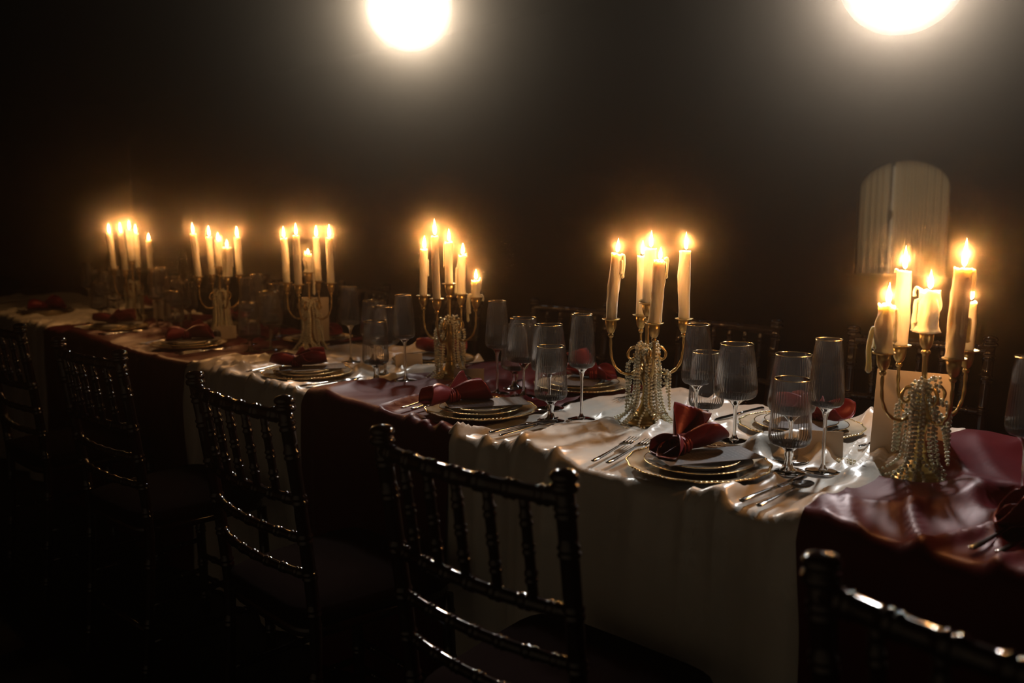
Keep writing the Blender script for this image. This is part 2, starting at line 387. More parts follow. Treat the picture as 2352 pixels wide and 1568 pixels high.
def profile(off, n_side=26, n_top=74):
    """cross-section of the covered table from the near hem to the far hem: Y, Z, outward normal, s on top"""
    r = 0.022
    out = []
    for i in range(n_side): out.append((NEAR - off, 0.012 + (TZ - r - 0.012) * i / n_side, -1, 0))
    for i in range(7):
        a = PI / 2 * i / 6
        out.append((NEAR + r - (r + off) * math.cos(a), TZ - r + (r + off) * math.sin(a), -math.cos(a), math.sin(a)))
    for i in range(1, n_top): out.append((NEAR + r + (FAR - NEAR - 2 * r) * i / n_top, TZ + off, 0, 1))
    for i in range(7):
        a = PI / 2 * i / 6
        out.append((FAR - r + (r + off) * math.sin(a), TZ - r + (r + off) * math.cos(a), math.sin(a), math.cos(a)))
    for i in range(12): out.append((FAR + off, TZ - r - (TZ - r - 0.012) * (i + 1) / 12, 1, 0))
    return np.array(out)

def folds_top(X, Y, seed, amp, freq, tilt):
    w = (vn(X * 2.3, Y * 2.3, seed) - .5) * 0.22 + (vn(X * 7, Y * 5, seed + 1) - .5) * 0.035
    c = X + tilt * Y + w
    n1 = vn(c * freq, Y * 1.6 + 5, seed + 2)
    r1 = (1 - np.abs(2 * n1 - 1)) ** 2.6
    n2 = vn(c * freq * 2.5 + 7, Y * 2.6, seed + 3)
    r2 = (1 - np.abs(2 * n2 - 1)) ** 3
    n3 = vn((X - .8 * Y) * 5 + w * 12, (Y + .8 * X) * 1.8, seed + 5)
    r3 = (1 - np.abs(2 * n3 - 1)) ** 4
    return amp * (0.60 * r1 + 0.36 * r2 + 0.5 * r3) * (0.35 + 0.9 * vn(X * 3, Y * 3, seed + 4))

def pleats(X, Z, seed, amp):
    dn = np.clip((TZ - Z) / TZ, 0, 1)
    w = (vn(X * 1.7, Z * .9, seed) - .5) * 0.35
    return amp * (0.45 + 0.55 * np.sin(2 * PI * (X + w) * 4.1 + 2.3 * vn(X * 3, Z * .5, seed + 1))) * np.minimum(dn * 3.5, 0.35 + 0.75 * dn) + amp * .35 * (vn(X * 14, Z * 1.4, seed + 6)) * np.minimum(dn * 6, 1)

def cloth(x0, x1, off, dx, seed, amp, freq, tilt, pl, flat=True, runmask=True, edge=0.0, swell=0.0):
    pr = profile(off)
    n = int((x1 - x0) / dx) + 1
    xs = np.linspace(x0, x1, n)
    Yb, Zb, ny, nz = (pr[:, k][:, None] for k in range(4))
    X = np.repeat(xs[None, :], len(pr), 0)
    if edge:                                   # wavy side edges of a runner
        e = ((X - x0) / (x1 - x0))
        sarc = np.cumsum(np.r_[0, np.hypot(np.diff(pr[:, 0]), np.diff(pr[:, 1]))])[:, None]
        X = X + edge * ((1 - e) ** 3 * (vn(sarc * 2.6, 0 * sarc, seed + 8) - .5) * 2 + e ** 3 * (vn(sarc * 2.6, 0 * sarc + 4, seed + 9) - .5) * 2)
    Y = Yb + 0 * X; Z = Zb + 0 * X
    ft = folds_top(X, Y, seed, amp, freq, tilt)
    if swell: ft = ft + swell * vn(X * 4.2, Y * 3.2, seed + 12) ** 2
    if flat:
        for (fx, fy, fr) in FLATS:
            d = np.hypot(X - fx, Y - fy)
            ft = ft * np.clip((d - fr) / (0.045 if fr > .06 else 0.03), 0.0, 1)
    ps = pleats(X, Z, seed + 20, pl)
    if runmask:
        for (a, b) in RUN:
            k = np.clip(np.maximum(a + .02 - X, X - b + .02) / 0.04, 0, 1)
            ft = ft * k; ps = ps * (0.25 + .75 * k)
    Z = Z + nz * ft
    Y = Y + ny * (ps * np.where(ny > 0, 0.25, 1.0) + 0.4 * ft * (1 - nz) * np.where(ny > 0, 0.2, 1.0))
    return grid(np.stack([X, Y, Z], -1))

tc_ = ob('tablecloth', me('tablecloth', *cloth(TX0, TX1, 0.0, 0.0075, 1, 0.042, 10.0, 0.28, 0.030), M_SATIN))
tag(tc_, 'cream satin tablecloth over the long table, falling to the floor', 'tablecloth')
RL = ['burgundy satin runner across the table under the candelabrum nearest the camera',
      'burgundy satin runner across the table between the second and third candelabra from the camera',
      'wide burgundy satin runner across the far part of the table']
for i, (a, b) in enumerate(RUN):
    o = ob('table_runner', me('table_runner', *cloth(a, b, 0.004, 0.0105, 31 + 7 * i, (0.030, 0.026, 0.022)[i], (4.5, 5.5, 6)[i], (0.5, .25, .25)[i], 0.030, True, False, 0.02, (0.02, 0.014, 0.008)[i]), M_WINE))
    tag(o, RL[i], 'table runner', 'burgundy satin runners')
ZT = TZ + 0.003       # things stand here on the cream cloth
ZR = TZ + 0.007       # things stand here on a runner
def topz(x): return ZR if any(a - .01 < x < b + .01 for a, b in RUN) else ZT

# ------------------------------------------------------------------ candelabra
ORD = ['nearest the camera', 'second from the camera', 'third from the camera', 'fourth from the camera', 'fifth from the camera', 'farthest from the camera']
base_prof = [(0, 0), (.050, 0), (.0515, .003), (.050, .006), (.046, .0075), (.0465, .011), (.043, .014), (.0385, .0155), (.039, .019), (.035, .022), (.028, .026), (.0215, .033), (.0165, .042), (.0130, .050), (.0118, .055)]
col_prof = [(.0118, .053), (.0145, .056), (.0148, .060), (.0112, .064), (.0095, .072), (.0090, .085), (.0102, .096), (.0135, .106), (.0158, .115), (.0155, .122), (.0125, .128), (.0095, .131), (.0118, .135), (.0122, .139), (.0088, .143), (.0080, .150), (.0095, .158), (.0080, .166), (.0060, .172), (.0055, .185)]
stem_prof = [(.0055, .180), (.0052, .215), (.0055, .245), (.0062, .250), (.0092, .253), (.0092, .257), (.0060, .260)]
def cup_prof(z): return [(.0050, z), (.0085, z + .004), (.0115, z + .011), (.0130, z + .020), (.0136, z + .033), (.0120, z + .033), (.0, z + .026)]
pan_prof0 = [(.0, 0), (.0140, -.0006), (.0205, .0006), (.0222, .0026), (.0218, .0036), (.0200, .0022), (.0130, .0010), (0, .0010)]
ME_BASE = MB().add(*lathe(base_prof, 40)).build('candelabrum_base', M_BRASS)
ME_COL = MB().add(*lathe(col_prof, 24)).build('candelabrum_column', M_BRASS)
ME_STEM = MB().add(*lathe(stem_prof, 16)).build('candelabrum_stem', M_BRASS)
ME_CUP = MB().add(*lathe(cup_prof(0), 24)).build('candle_cup', M_BRASS)
ME_PAN = MB().add(*lathe(pan_prof0, 28)).build('drip_pan', M_BRASS)
ME_BEAD = MB().add(*lathe([(0, -.006), (.0050, -.0045), (.0072, 0), (.0050, .0045), (0, .006)], 14)).build('bead', M_BRASS)
arm_ctrl = [(.0885, .215), (.0885, .190), (.0865, .165), (.0790, .143), (.0660, .128), (.0500, .121), (.0350, .123), (.0215, .134), (.0135, .152)]
scroll_ctrl = [(.0135, .152), (.0125, .166), (.0170, .179), (.0270, .187), (.0385, .184), (.0460, .173), (.0440, .161), (.0355, .157), (.0295, .163), (.0310, .171)]
ap = [(r, 0, z) for r, z in spline(arm_ctrl, 60)]
ME_ARM = MB().add(*tube(ap, 0.0033, 12, 2, 0.20, 0.8)).build('arm', M_BRASS)
sp_ = [(r, 0, z) for r, z in spline(scroll_ctrl, 44)]
ME_SCROLL = MB().add(*tube(sp_, 0.0031, 12, 2, 0.20, 0.8)).build('scroll', M_BRASS)
ARM_R, PAN_Z, CPAN_Z = 0.0885, 0.2545, 0.2935

def candelabrum(i, x, y, z, theta, tilt=(0, 0)):
    t = thing('candelabrum', 'brass five-light candelabrum with twisted arms, ' + ORD[i], 'candelabrum', (x, y, z), (tilt[0], tilt[1], theta), 'brass candelabra along the table')
    ob('base', ME_BASE, t); ob('column', ME_COL, t)
    s = ob('center_stem', ME_STEM, t)
    ob('candle_cup', ME_CUP, s, (0, 0, .260)); ob('drip_pan', ME_PAN, s, (0, 0, CPAN_Z - .001))
    for k in range(4):
        a = ob('arm', ME_ARM, t, rot=(0, 0, k * PI / 2))
        ob('bead', ME_BEAD, a, (ARM_R, 0, .216)); ob('candle_cup', ME_CUP, a, (ARM_R, 0, .221)); ob('drip_pan', ME_PAN, a, (ARM_R, 0, PAN_Z - .001))
        ob('scroll', ME_SCROLL, a)
    return t

# camera-right direction in the table frame: theta 0 means an arm points camera-right
RIGHT = math.atan2(float(_rt[:2] @ BX), float(_rt[:2] @ AX))
THETA = [33, 10, -25, -24, 20, -20]
PHI = [math.radians(a) for a in (-24.5, -8.4, 4.1, 12.4, 17.7, 22.8)]   # bearing of each candelabrum from the camera
M_CW = []
for i, (x, y) in enumerate(CAND):
    z = ZR if i in (0, 3) else topz(x)
    th = RIGHT + PHI[i] + math.radians(THETA[i])
    sc_ = (0.955, 1, 1, 1, 1, 1)[i]
    candelabrum(i, x, y, z, th).scale = (sc_,) * 3
    M_CW.append((x, y, z, th, sc_))

# ------------------------------------------------------------------ candles
def flame_mesh(h, w):
    pr = []
    for k in range(13):
        t = k / 12
        r = w * (math.sin(PI * min(1, t * 1.0) ** 0.62)) ** 0.9 * (1 - t) ** 0.28 if 0 < t < 1 else 0
        pr.append((max(r, 0.00005), h * t))
    return lathe(pr, 14)

def candle(i, slot, label, h, r, mess=0.3, drips=(), fl=0.036, lean=(0.0, 0.0), flame_w=0.0052, seed=0, lit=True):
    x, y, z, th, sc_ = M_CW[i]
    if slot == 'c': px, py, pz = x, y, z + CPAN_Z * sc_
    else:
        a = th + slot * PI / 2
        px, py, pz = x + sc_ * ARM_R * math.cos(a), y + sc_ * ARM_R * math.sin(a), z + sc_ * PAN_Z
    # lean given in camera-right radians and toward-camera radians
    ang = th - math.radians(THETA[i])
    rx, ry = -0.0, 0.0
    t = thing('taper_candle', label, 'candle', (px, py, pz + .0008), group='lit taper candles')
    q = Matrix.Rotation(lean[0], 4, Vector((-math.sin(ang), math.cos(ang), 0))) @ Matrix.Rotation(lean[1], 4, Vector((math.cos(ang), math.sin(ang), 0)))
    t.rotation_euler = q.to_euler()
    rg = np.random.default_rng(100 * i + 7 * seed + (9 if slot == 'c' else slot))
    SEG, ROWS = 32, max(10, int(h / 0.004))
    an = np.arange(SEG) * 2 * PI / SEG
    sd = int(rg.integers(1, 200))
    # side
    rows = []
    topvar = (vn(np.cos(an) * 2.2 + 5, np.sin(an) * 2.2 + 5, sd) - .5) * (0.003 + 0.008 * mess)
    ridge = np.zeros(SEG)
    runs = [(rg.uniform(0, 2 * PI), rg.uniform(.3, 1.0), rg.uniform(.15, .35), rg.uniform(.08, .2)) for _ in range(int(3 + 7 * mess))]
    for k in range(ROWS + 1):
        tt = k / ROWS
        zz = tt * h
        rr = np.full(SEG, r * (1.0 + 0.05 * (1 - tt)))
        rr += (vn(np.cos(an) * 3 + 9, np.sin(an) * 3 + zz * 60, sd + 1) - .5) * r * (0.05 + 0.22 * mess)
        for (ra, rl, rw, rh) in runs:
            if tt > 1 - rl:
                d = np.angle(np.exp(1j * (an - ra)))
                k2 = math.sin(PI * min(1, (tt - (1 - rl)) / max(rl, .01) * 1.15 + .05)) if tt < .985 else .5
                rr += r * rh * (0.5 + 1.3 * mess) * np.exp(-(d / rw) ** 2) * max(k2, 0.15)
        if mess > .5:                                            # melted skirt at the foot
            rr += r * 0.45 * (mess - .3) * math.exp(-(zz / 0.006) ** 2) * (0.5 + vn(np.cos(an) * 2 + 3, np.sin(an) * 2 + 3, sd + 3))
        zz_ = zz + topvar * tt ** 6
        if k == 0:
            rows.append(np.stack([0 * an, 0 * an, 0 * an], -1))
        rows.append(np.stack([rr * np.cos(an), rr * np.sin(an), zz_], -1))
    top = rows[-1]
    for s_, dz in ((.90, .0006), (.78, -.0012), (.5, -.0035), (.12, -.0042)):
        q2 = top.copy(); q2[:, :2] *= s_; q2[:, 2] = top[:, 2] * (s_ ** .5) + (h - .001) * (1 - s_ ** .5) + dz; rows.append(q2)
    P = np.array(rows)
    V, Fc = [], []
    n = len(P)
    for k in range(n):
        for j in range(SEG): V.append(P[k, j])
    for k in range(n - 1):
        for j in range(SEG):
            j2 = (j + 1) % SEG
            Fc.append((k * SEG + j, k * SEG + j2, (k + 1) * SEG + j2, (k + 1) * SEG + j))
    ob('wax_body', me('wax_body', V, Fc, M_WAX), t)
    for (da, z0, z1, dr, out) in drips:                            # da is measured from camera-right
        a = ang + math.radians(da)
        c, s = math.cos(a), math.sin(a)
        R1 = r * 1.02
        ctrl = [(R1 * .9 * c, R1 * .9 * s, z0), ((R1 + out * .6) * c, (R1 + out * .6) * s, z0 + .001 + .3 * out), ((R1 + out) * c, (R1 + out) * s, z0 - .25 * (z0 - z1))]
        ctrl += [((R1 + out * (1.0 + .12 * math.sin(5 * u))) * c, (R1 + out) * s, z0 + (z1 - z0) * u) for u in (.5, .75, 1.0)]
        pts = spline(ctrl, 22)
        rad = [dr * (.8 + .35 * math.sin(3.1 * u + da) ** 2 + .35 * (u > 16) * math.exp(-((u - 20) / 1.4) ** 2)) for u in range(22)]
        rad[-1] = dr * .45
        ob('wax_drip', MB().add(*tube(pts, rad, 10)).build('wax_drip', M_WAX), t)
    wk = spline([(0, 0, h - .006), (.0006, 0, h + .003), (.0016, .0006, h + .0085)], 8)
    ob('wick', MB().add(*tube(wk, .0008, 6)).build('wick', M_WICK), t)
    if lit:
        fm = MB().add(*flame_mesh(fl, flame_w)).build('flame', M_FLAME)
        ob('flame', fm, t, (.0012, .0004, h + .0035))
        ld = bpy.data.lights.new('flame_light', 'POINT'); ld.energy = CANDLE_W * (1.65, 1.4, 1.15, 1.0, 0.95, 0.9)[i] * (fl / .036) ** 1.5; ld.color = (1.0, 0.42, 0.12); ld.shadow_soft_size = 0.005
        lo = bpy.data.objects.new('flame_light', ld); COL.objects.link(lo); lo.parent = t; lo.location = (.0012, .0004, h + .0035 + fl * .45)
    return t

W = ['nearest the camera', 'second from the camera', 'third from the camera', 'fourth from the camera', 'fifth from the camera', 'farthest from the camera']
def cl(desc, i): return desc + ', candelabrum ' + W[i]
# slots: 0 = camera-right arm, 1 = far arm, 2 = camera-left arm, 3 = near arm, c = centre
candle(0, 2, cl('short melted candle with a long hanging drip', 0), .088, .0135, 1.0, ((175, .040, -.040, .0042, .012), (150, .055, .004, .005, .004), (10, .080, .020, .0035, .004)), .040, (.02, 0))
candle(0, 1, cl('tall straight candle on the far arm', 0), .146, .0135, .35, ((200, .030, .002, .005, .004), (170, .147, .142, .003, .002)), .046)
candle(0, 'c', cl('thick short candle on the centre stem', 0), .077, .0180, .9, ((185, .080, .066, .0028, .007), (165, .03, .000, .006, .004), (190, .055, .015, .005, .003)), .036)
candle(0, 3, cl('tallest candle, on the near arm', 0), .160, .0145, .55, ((5, .155, .120, .0030, .004), (-60, .14, .04, .004, .001), (8, .07, .03, .004, .003)), .050, (.03, 0))
candle(0, 0, cl('short slim candle behind the tallest one', 0), .093, .0110, .25, (), .034)
candle(1, 2, cl('leaning candle with a curl of wax', 1), .158, .0122, .35, ((5, .152, .100, .0036, .006), (-20, .140, .110, .003, .003)), .034, (.075, 0))
candle(1, 1, cl('tall candle on the far arm', 1), .148, .0125, .3, (), .036)
candle(1, 'c', cl('tall candle on the raised centre stem', 1), .130, .0135, .45, ((180, .004, .000, .004, .004),), .040, (.03, 0))
candle(1, 3, cl('front candle with ragged melted top', 1), .146, .0130, .7, ((10, .148, .105, .0036, .006), (-15, .150, .142, .003, .007), (0, .09, .0, .0022, .001)), .028, (.06, .04))
candle(1, 0, cl('upright candle standing apart', 1), .163, .0128, .2, (), .042)
candle(2, 2, cl('tall candle with one side dripped', 2), .143, .0115, .4, ((0, .11, .06, .003, .001),), .040, (.03, 0))
candle(2, 3, cl('tallest and slimmest candle', 2), .186, .0112, .2, (), .048, (-.02, 0))
candle(2, 'c', cl('candle on the raised centre stem', 2), .128, .0118, .5, ((180, .12, .05, .003, .002),), .036)
candle(2, 1, cl('thick-dripped candle on the far arm', 2), .122, .0128, .8, ((190, .08, .0, .004, .004), (10, .126, .118, .003, .001)), .036, (.04, 0))
candle(2, 0, cl('burnt-down stub with long hanging wax', 2), .052, .0125, 1.0, ((180, .004, -.075, .0045, .012), (200, .004, -.05, .0038, .009), (5, .003, -.012, .003, .009), (10, .056, .04, .003, .001)), .030)
candle(3, 2, cl('leftmost of the four tall candles', 3), .166, .0125, .25, (), .042, (-.03, 0))
candle(3, 3, cl('tall candle on the near arm', 3), .178, .0125, .2, (), .042, (-.02, 0))
candle(3, 'c', cl('burnt-out stub pouring a long wax run', 3), .066, .0130, 1.0, ((20, .05, -.085, .0058, .006), (-15, .055, -.03, .0045, .004), (170, .078, .060, .004, -.002)), .020)
candle(3, 1, cl('tall candle on the far arm', 3), .168, .0120, .2, (), .042, (-.02, 0))
candle(3, 0, cl('rightmost of the four tall candles', 3), .168, .0128, .25, (), .046, (-.01, 0))
candle(4, 2, cl('tall leaning candle set apart', 4), .178, .0125, .3, ((0, .15, .1, .003, .001),), .044, (-.07, 0))
candle(4, 1, cl('tall candle on the far arm', 4), .162, .0125, .3, (), .046, (-.03, 0))
candle(4, 'c', cl('ragged candle on the centre stem', 4), .108, .0115, .6, ((0, .125, .06, .0045, .004),), .032)
candle(4, 3, cl('squat drooping candle on the near arm', 4), .120, .0145, 1.0, ((5, .115, .04, .004, .006), (15, .10, .0, .003, .004)), .032, (.03, 0))
candle(4, 0, cl('tall plain candle on the far end arm', 4), .160, .0125, .3, (), .044, (-.03, 0))
candle(5, 2, cl('tall slim candle set apart', 5), .175, .0125, .25, (), .044, (-.06, 0))
candle(5, 3, cl('tall candle on the near arm', 5), .180, .0125, .25, (), .046, (-.06, 0))
candle(5, 'c', cl('candle on the raised centre stem', 5), .152, .0130, .3, (), .044, (-.02, 0))
candle(5, 1, cl('tall candle on the far arm', 5), .172, .0125, .3, (), .042, (-.03, 0))
candle(5, 0, cl('shortest candle, with a wax bulge', 5), .138, .0120, .5, ((0, .11, .08, .004, .002),), .034, (-.01, 0))

# ------------------------------------------------------------------ pearl garlands
ICO_V, ICO_F = [], []
_t = (1 + 5 ** .5) / 2
_iv = [Vector(v).normalized() for v in ((-1, _t, 0), (1, _t, 0), (-1, -_t, 0), (1, -_t, 0), (0, -1, _t), (0, 1, _t), (0, -1, -_t), (0, 1, -_t), (_t, 0, -1), (_t, 0, 1), (-_t, 0, -1), (-_t, 0, 1))]
_if = [(0, 11, 5), (0, 5, 1), (0, 1, 7), (0, 7, 10), (0, 10, 11), (1, 5, 9), (5, 11, 4), (11, 10, 2), (10, 7, 6), (7, 1, 8), (3, 9, 4), (3, 4, 2), (3, 2, 6), (3, 6, 8), (3, 8, 9), (4, 9, 5), (2, 4, 11), (6, 2, 10), (8, 6, 7), (9, 8, 1)]
_mid = {}
def _m2(a, b):
    k = (min(a, b), max(a, b))
    if k not in _mid: _mid[k] = len(_iv); _iv.append((_iv[a] + _iv[b]).normalized())
    return _mid[k]
_f2 = []
for a, b_, c in _if:
    x, y, z = _m2(a, b_), _m2(b_, c), _m2(c, a)
    _f2 += [(a, x, z), (b_, y, x), (c, z, y), (x, y, z)]
ICO_V, ICO_F = _iv, _f2
def pearls(path, rad, n_dense=200):
    pts = spline(path, n_dense)
    mb = MB(); acc = 0.0; step = rad * 2.12
    last = pts[0]; mb.add([tuple(v * rad + Vector(last)) for v in ICO_V], ICO_F)
    for p in pts[1:]:
        if np.linalg.norm(p - last) >= step:
            last = p; mb.add([tuple(v * rad + Vector(last)) for v in ICO_V], ICO_F)
    return mb.build('pearl_strand', M_PEARL)

def garland(i, n, loops, tail=None, spread=0.04, rad=0.0034, zlow=0.0):
    x, y, z, th, sc_ = M_CW[i]
    ang = th - math.radians(THETA[i])
    t = thing('pearl_garland', 'ivory pearl garland on the candelabrum ' + W[i], 'pearl garland', (x, y, z), (0, 0, ang), 'pearl garlands on the candelabra')
    rg = np.random.default_rng(500 + i)
    for k in range(n):
        a0 = -PI / 2 + rg.uniform(-1.9, 1.9); a1 = a0 + rg.uniform(-.5, .5); a2 = a1 + rg.uniform(-.6, .6)
        r0, zt = rg.uniform(.013, .030), rg.uniform(.172, .198)
        rm = rg.uniform(.020, .036)
        re = rg.uniform(.052, .058 + spread)
        P = [(r0 * .5 * math.cos(a0 + 1), r0 * .5 * math.sin(a0 + 1), zt - .006), (r0 * math.cos(a0), r0 * math.sin(a0), zt), (rm * math.cos(a1), rm * math.sin(a1), .14), (rm * 1.02 * math.cos(a1), rm * 1.02 * math.sin(a1), .09), ((rm + .008) * math.cos(a1), (rm + .008) * math.sin(a1), .048), (.052 * math.cos(a2), .052 * math.sin(a2), .022), (re * math.cos(a2), re * math.sin(a2), .004), (re * math.cos(a2 + .25), re * math.sin(a2 + .25), .0035)]
        ob('pearl_strand', pearls(P, rad), t)
    for (a, r_, zt, zb, wd) in loops:            # swags hung over an arm or scroll: angle from camera-right
        a = math.radians(a); c, s = math.cos(a), math.sin(a)
        P = [(.012 * c, .012 * s, zt + .01), (r_ * .8 * c, r_ * .8 * s, zt + .004), (r_ * c, r_ * s, zt - .004), (r_ * c - wd * .3 * s, r_ * s + wd * .3 * c, (zt + zb) / 2), (r_ * c - wd * s, r_ * s + wd * c, zb), ((r_ - wd) * c, (r_ - wd) * s, (zt + zb) / 2 + .01), (.018 * c, .018 * s, zt - .012)]
        ob('pearl_strand', pearls(P, rad), t)
    if tail:
        ob('pearl_strand', pearls(tail, rad), t)
    return t
garland(0, 12, ((178, .040, .150, .055, .006), (172, .046, .140, .045, .010), (5, .042, .150, .07, .006), (-5, .048, .14, .03, .010), (350, .046, .145, .06, .008)), [(-.03, -.02, .02), (-.06, -.01, .004), (-.085, .02, .0035), (-.12, .05, .0035), (-.15, .06, .0035), (-.14, .075, .0035), (-.10, .06, .0035), (-.07, .03, .0035)])
garland(1, 22, ((185, .042, .150, .045, .004), (178, .048, .146, .03, .008), (2, .050, .128, .075, .006), (-8, .056, .128, .03, .006)), None, .042)
garland(2, 16, ((180, .045, .155, .06, .006), (200, .050, .15, .045, .01), (160, .042, .16, .05, .008), (0, .045, .15, .06, .006), (20, .05, .15, .05, .01), (-20, .045, .15, .045, .008)), None, .02)
garland(3, 24, ((355, .045, .135, .02, .006),), [(.03, -.02, .12), (.04, -.01, .08), (.05, 0, .03), (.07, .0, .004), (.10, .01, .0035)], .012)
garland(4, 22, ((0, .03, .16, .03, .006),), None, .012)
garland(5, 20, ((180, .04, .16, .05, .006), (0, .042, .16, .04, .008)), None, .02)

# ------------------------------------------------------------------ glassware
def rib_fn(n, amp, lo, hi):
    def f(i, a): return amp * abs(math.sin(n * a / 2)) if lo <= i <= hi else 0.0
    return f
def glass_kind(name, H, rim_r, max_r, bowl_h, stem_r, foot_r, ribs, amp):
    zb = H - bowl_h                                    # bottom of bowl
    pr = [(.0030, zb + .006), (max_r * .45, zb + .0062), (max_r * .78, zb + .008), (max_r * .93, zb + .013), (max_r, zb + .022), (max_r * .995, zb + .034)]
    for k in range(1, 11):
        t = k / 10
        pr.append((max_r * .995 + (rim_r - max_r) * t, zb + .034 + (bowl_h - .034) * t))
    bowl = MB().add(*lathe(pr, ribs * 5, rib_fn(ribs, amp, 2, 13))).build(name + '_bowl', M_THIN)
    # thick bottom of the bowl, stem and foot in solid glass
    st = [(0, zb + .0050), (max_r * .22, zb + .0051), (max_r * .42, zb + .0060), (max_r * .50, zb + .0056), (max_r * .42, zb + .0028), (max_r * .30, zb - .0015), (max_r * .20, zb - .006), (stem_r * 1.5, zb - .011), (stem_r, zb - .022)]
    if zb > .07: st += [(stem_r * .92, zb * .5), (stem_r, .018)]
    st += [(stem_r * 1.5, .010), (stem_r * 2.6, .0062), (stem_r * 2.7, .0045), (0, .0045)]
    stem = MB().add(*lathe(st, 24)).build(name + '_stem', M_GLASS)
    ft = [(0, .0042), (stem_r * 2.8, .0042), (foot_r * .7, .0026), (foot_r, .0018), (foot_r * 1.01, .0009), (foot_r * .99, 0), (0, 0)]
    foot = MB().add(*lathe(ft, 40)).build(name + '_foot', M_GLASS)
    rm = []
    for k in range(7):
        a = 2 * PI * k / 6
        rm.append((rim_r + .0009 * math.cos(a), H + .0011 * math.sin(a)))
    rim = MB().add(*lathe(rm, 64)).build(name + '_rim', M_GOLD)
    return bowl, stem, foot, rim
G_FLUTE = glass_kind('flute', .263, .0250, .0330, .138, .0036, .034, 40, .0009)
G_WINE = glass_kind('wine', .220, .0360, .0470, .128, .0040, .038, 48, .0010)
G_WATER = glass_kind('water', .186, .0335, .0395, .138, .0062, .034, 40, .0014)
def glass(kind, x, y, label, tilt=0.0):
    g, nm, cat, grp = {'f': (G_FLUTE, 'champagne_flute', 'champagne flute', 'gold-rimmed champagne flutes'), 'w': (G_WINE, 'wine_glass', 'wine glass', 'gold-rimmed wine glasses'), 'g': (G_WATER, 'water_goblet', 'water goblet', 'gold-rimmed ribbed water goblets')}[kind]
    t = thing(nm, label, cat, (x, y, topz(x) + .0015), (0, tilt, random.uniform(0, 6)), grp)
    ob('bowl', g[0], t); ob('stem', g[1], t); ob('foot', g[2], t); ob('rim', g[3], t)
NTH = ['nearest the camera', 'second from the camera', 'third from the camera', 'fourth from the camera', 'fifth from the camera', 'sixth from the camera', 'farthest from the camera']
NS = ['near-side setting ' + s for s in NTH]
FS = ['far-side setting ' + s for s in NTH]
KN = {'f': 'slim gold-rimmed champagne flute', 'w': 'gold-rimmed stemmed wine glass', 'g': 'short-stemmed ribbed water goblet'}
for k, x, y, s, n in GL:
    glass(k, x, y, KN[k] + ', ' + (NS if s == 'S' else FS)[n], random.uniform(-.012, .012))

# ------------------------------------------------------------------ plates, menu cards, napkins, cutlery, place cards
def scallop(n, amp, lo): return lambda i, a: amp * math.cos(n * a) if i >= lo else 0.0
CH = [(0, .004), (.092, .004), (.100, .006), (.108, .0105), (.124, .0135), (.136, .0160), (.1405, .0170), (.1405, .0150), (.130, .0115), (.105, .003), (.095, 0), (0, 0)]
ME_CHARGER = MB().add(*lathe(CH, 96, lambda i, a: .0016 * math.cos(16 * a) if 4 <= i <= 8 else 0)).build('charger', M_CHARGER)
def beaded_rim(R, z, rr, n, amp, name):
    v, f = [], []
    SEG = n * 4
    for k in range(SEG):
        a = 2 * PI * k / SEG
        r2 = rr * (1 + amp * math.cos(n * a))
        Rk = R + (.0016 * math.cos(16 * a) if R > .12 else 0)
        for j in range(8):
            b = 2 * PI * j / 8
            v.append(((Rk + r2 * math.cos(b)) * math.cos(a), (Rk + r2 * math.cos(b)) * math.sin(a), z + r2 * math.sin(b)))
    for k in range(SEG):
        for j in range(8):
            k2, j2 = (k + 1) % SEG, (j + 1) % 8
            f.append((k * 8 + j, k2 * 8 + j, k2 * 8 + j2, k * 8 + j2))
    return me(name, v, f, M_GOLD)
ME_CRIM = beaded_rim(.1405, .0165, .0019, 90, .35, 'charger_rim')
def plate_mesh(R, name):
    pr = [(0, .0035), (R * .62, .0035), (R * .70, .006), (R * .76, .011), (R * .98, .0165), (R, .0175), (R * .985, .0155), (R * .74, .0085), (R * .64, .0010), (R * .60, 0), (0, 0)]
    return MB().add(*lathe(pr, 72)).build(name, M_PORC)
ME_DINNER, ME_DRIM = plate_mesh(.106, 'dinner_plate'), beaded_rim(.106, .0172, .0011, 70, .25, 'dinner_rim')
ME_SALAD, ME_SRIM = plate_mesh(.083, 'salad_plate'), beaded_rim(.083, .0172, .0011, 60, .25, 'salad_rim')

def lobe(L, r0, r1, open0, open1, droop, point, seed, rows=16, cols=15, wav=.12):
    """a petal of folded cloth growing along +X from the knot, opening upward"""
    P = np.zeros((rows, cols, 3))
    v = np.linspace(-1, 1, cols)
    for i in range(rows):
        t = i / (rows - 1)
        r = r0 + (r1 - r0) * math.sin(PI / 2 * min(1, t * 1.15)) 
        op = open0 + (open1 - open0) * t
        an = -PI / 2 + v * op
        Lx = t * L * (1 - point * np.abs(v) ** 1.7 * t)
        wob = 1 + wav * (vn(v * 2.2 + 4, t * 2.5 + 0 * v, seed) - .5) * 2 * t
        P[i, :, 0] = Lx
        P[i, :, 1] = r * np.cos(an) * wob
        P[i, :, 2] = r * (np.sin(an) + .55) * wob + droop * t * t
    return P
def rot_pts(P, rz, ry=0.0, rx=0.0, off=(0, 0, 0)):
    m = Euler((rx, ry, rz), 'XYZ').to_matrix()
    A = np.array(m)
    return P @ A.T + np.array(off)
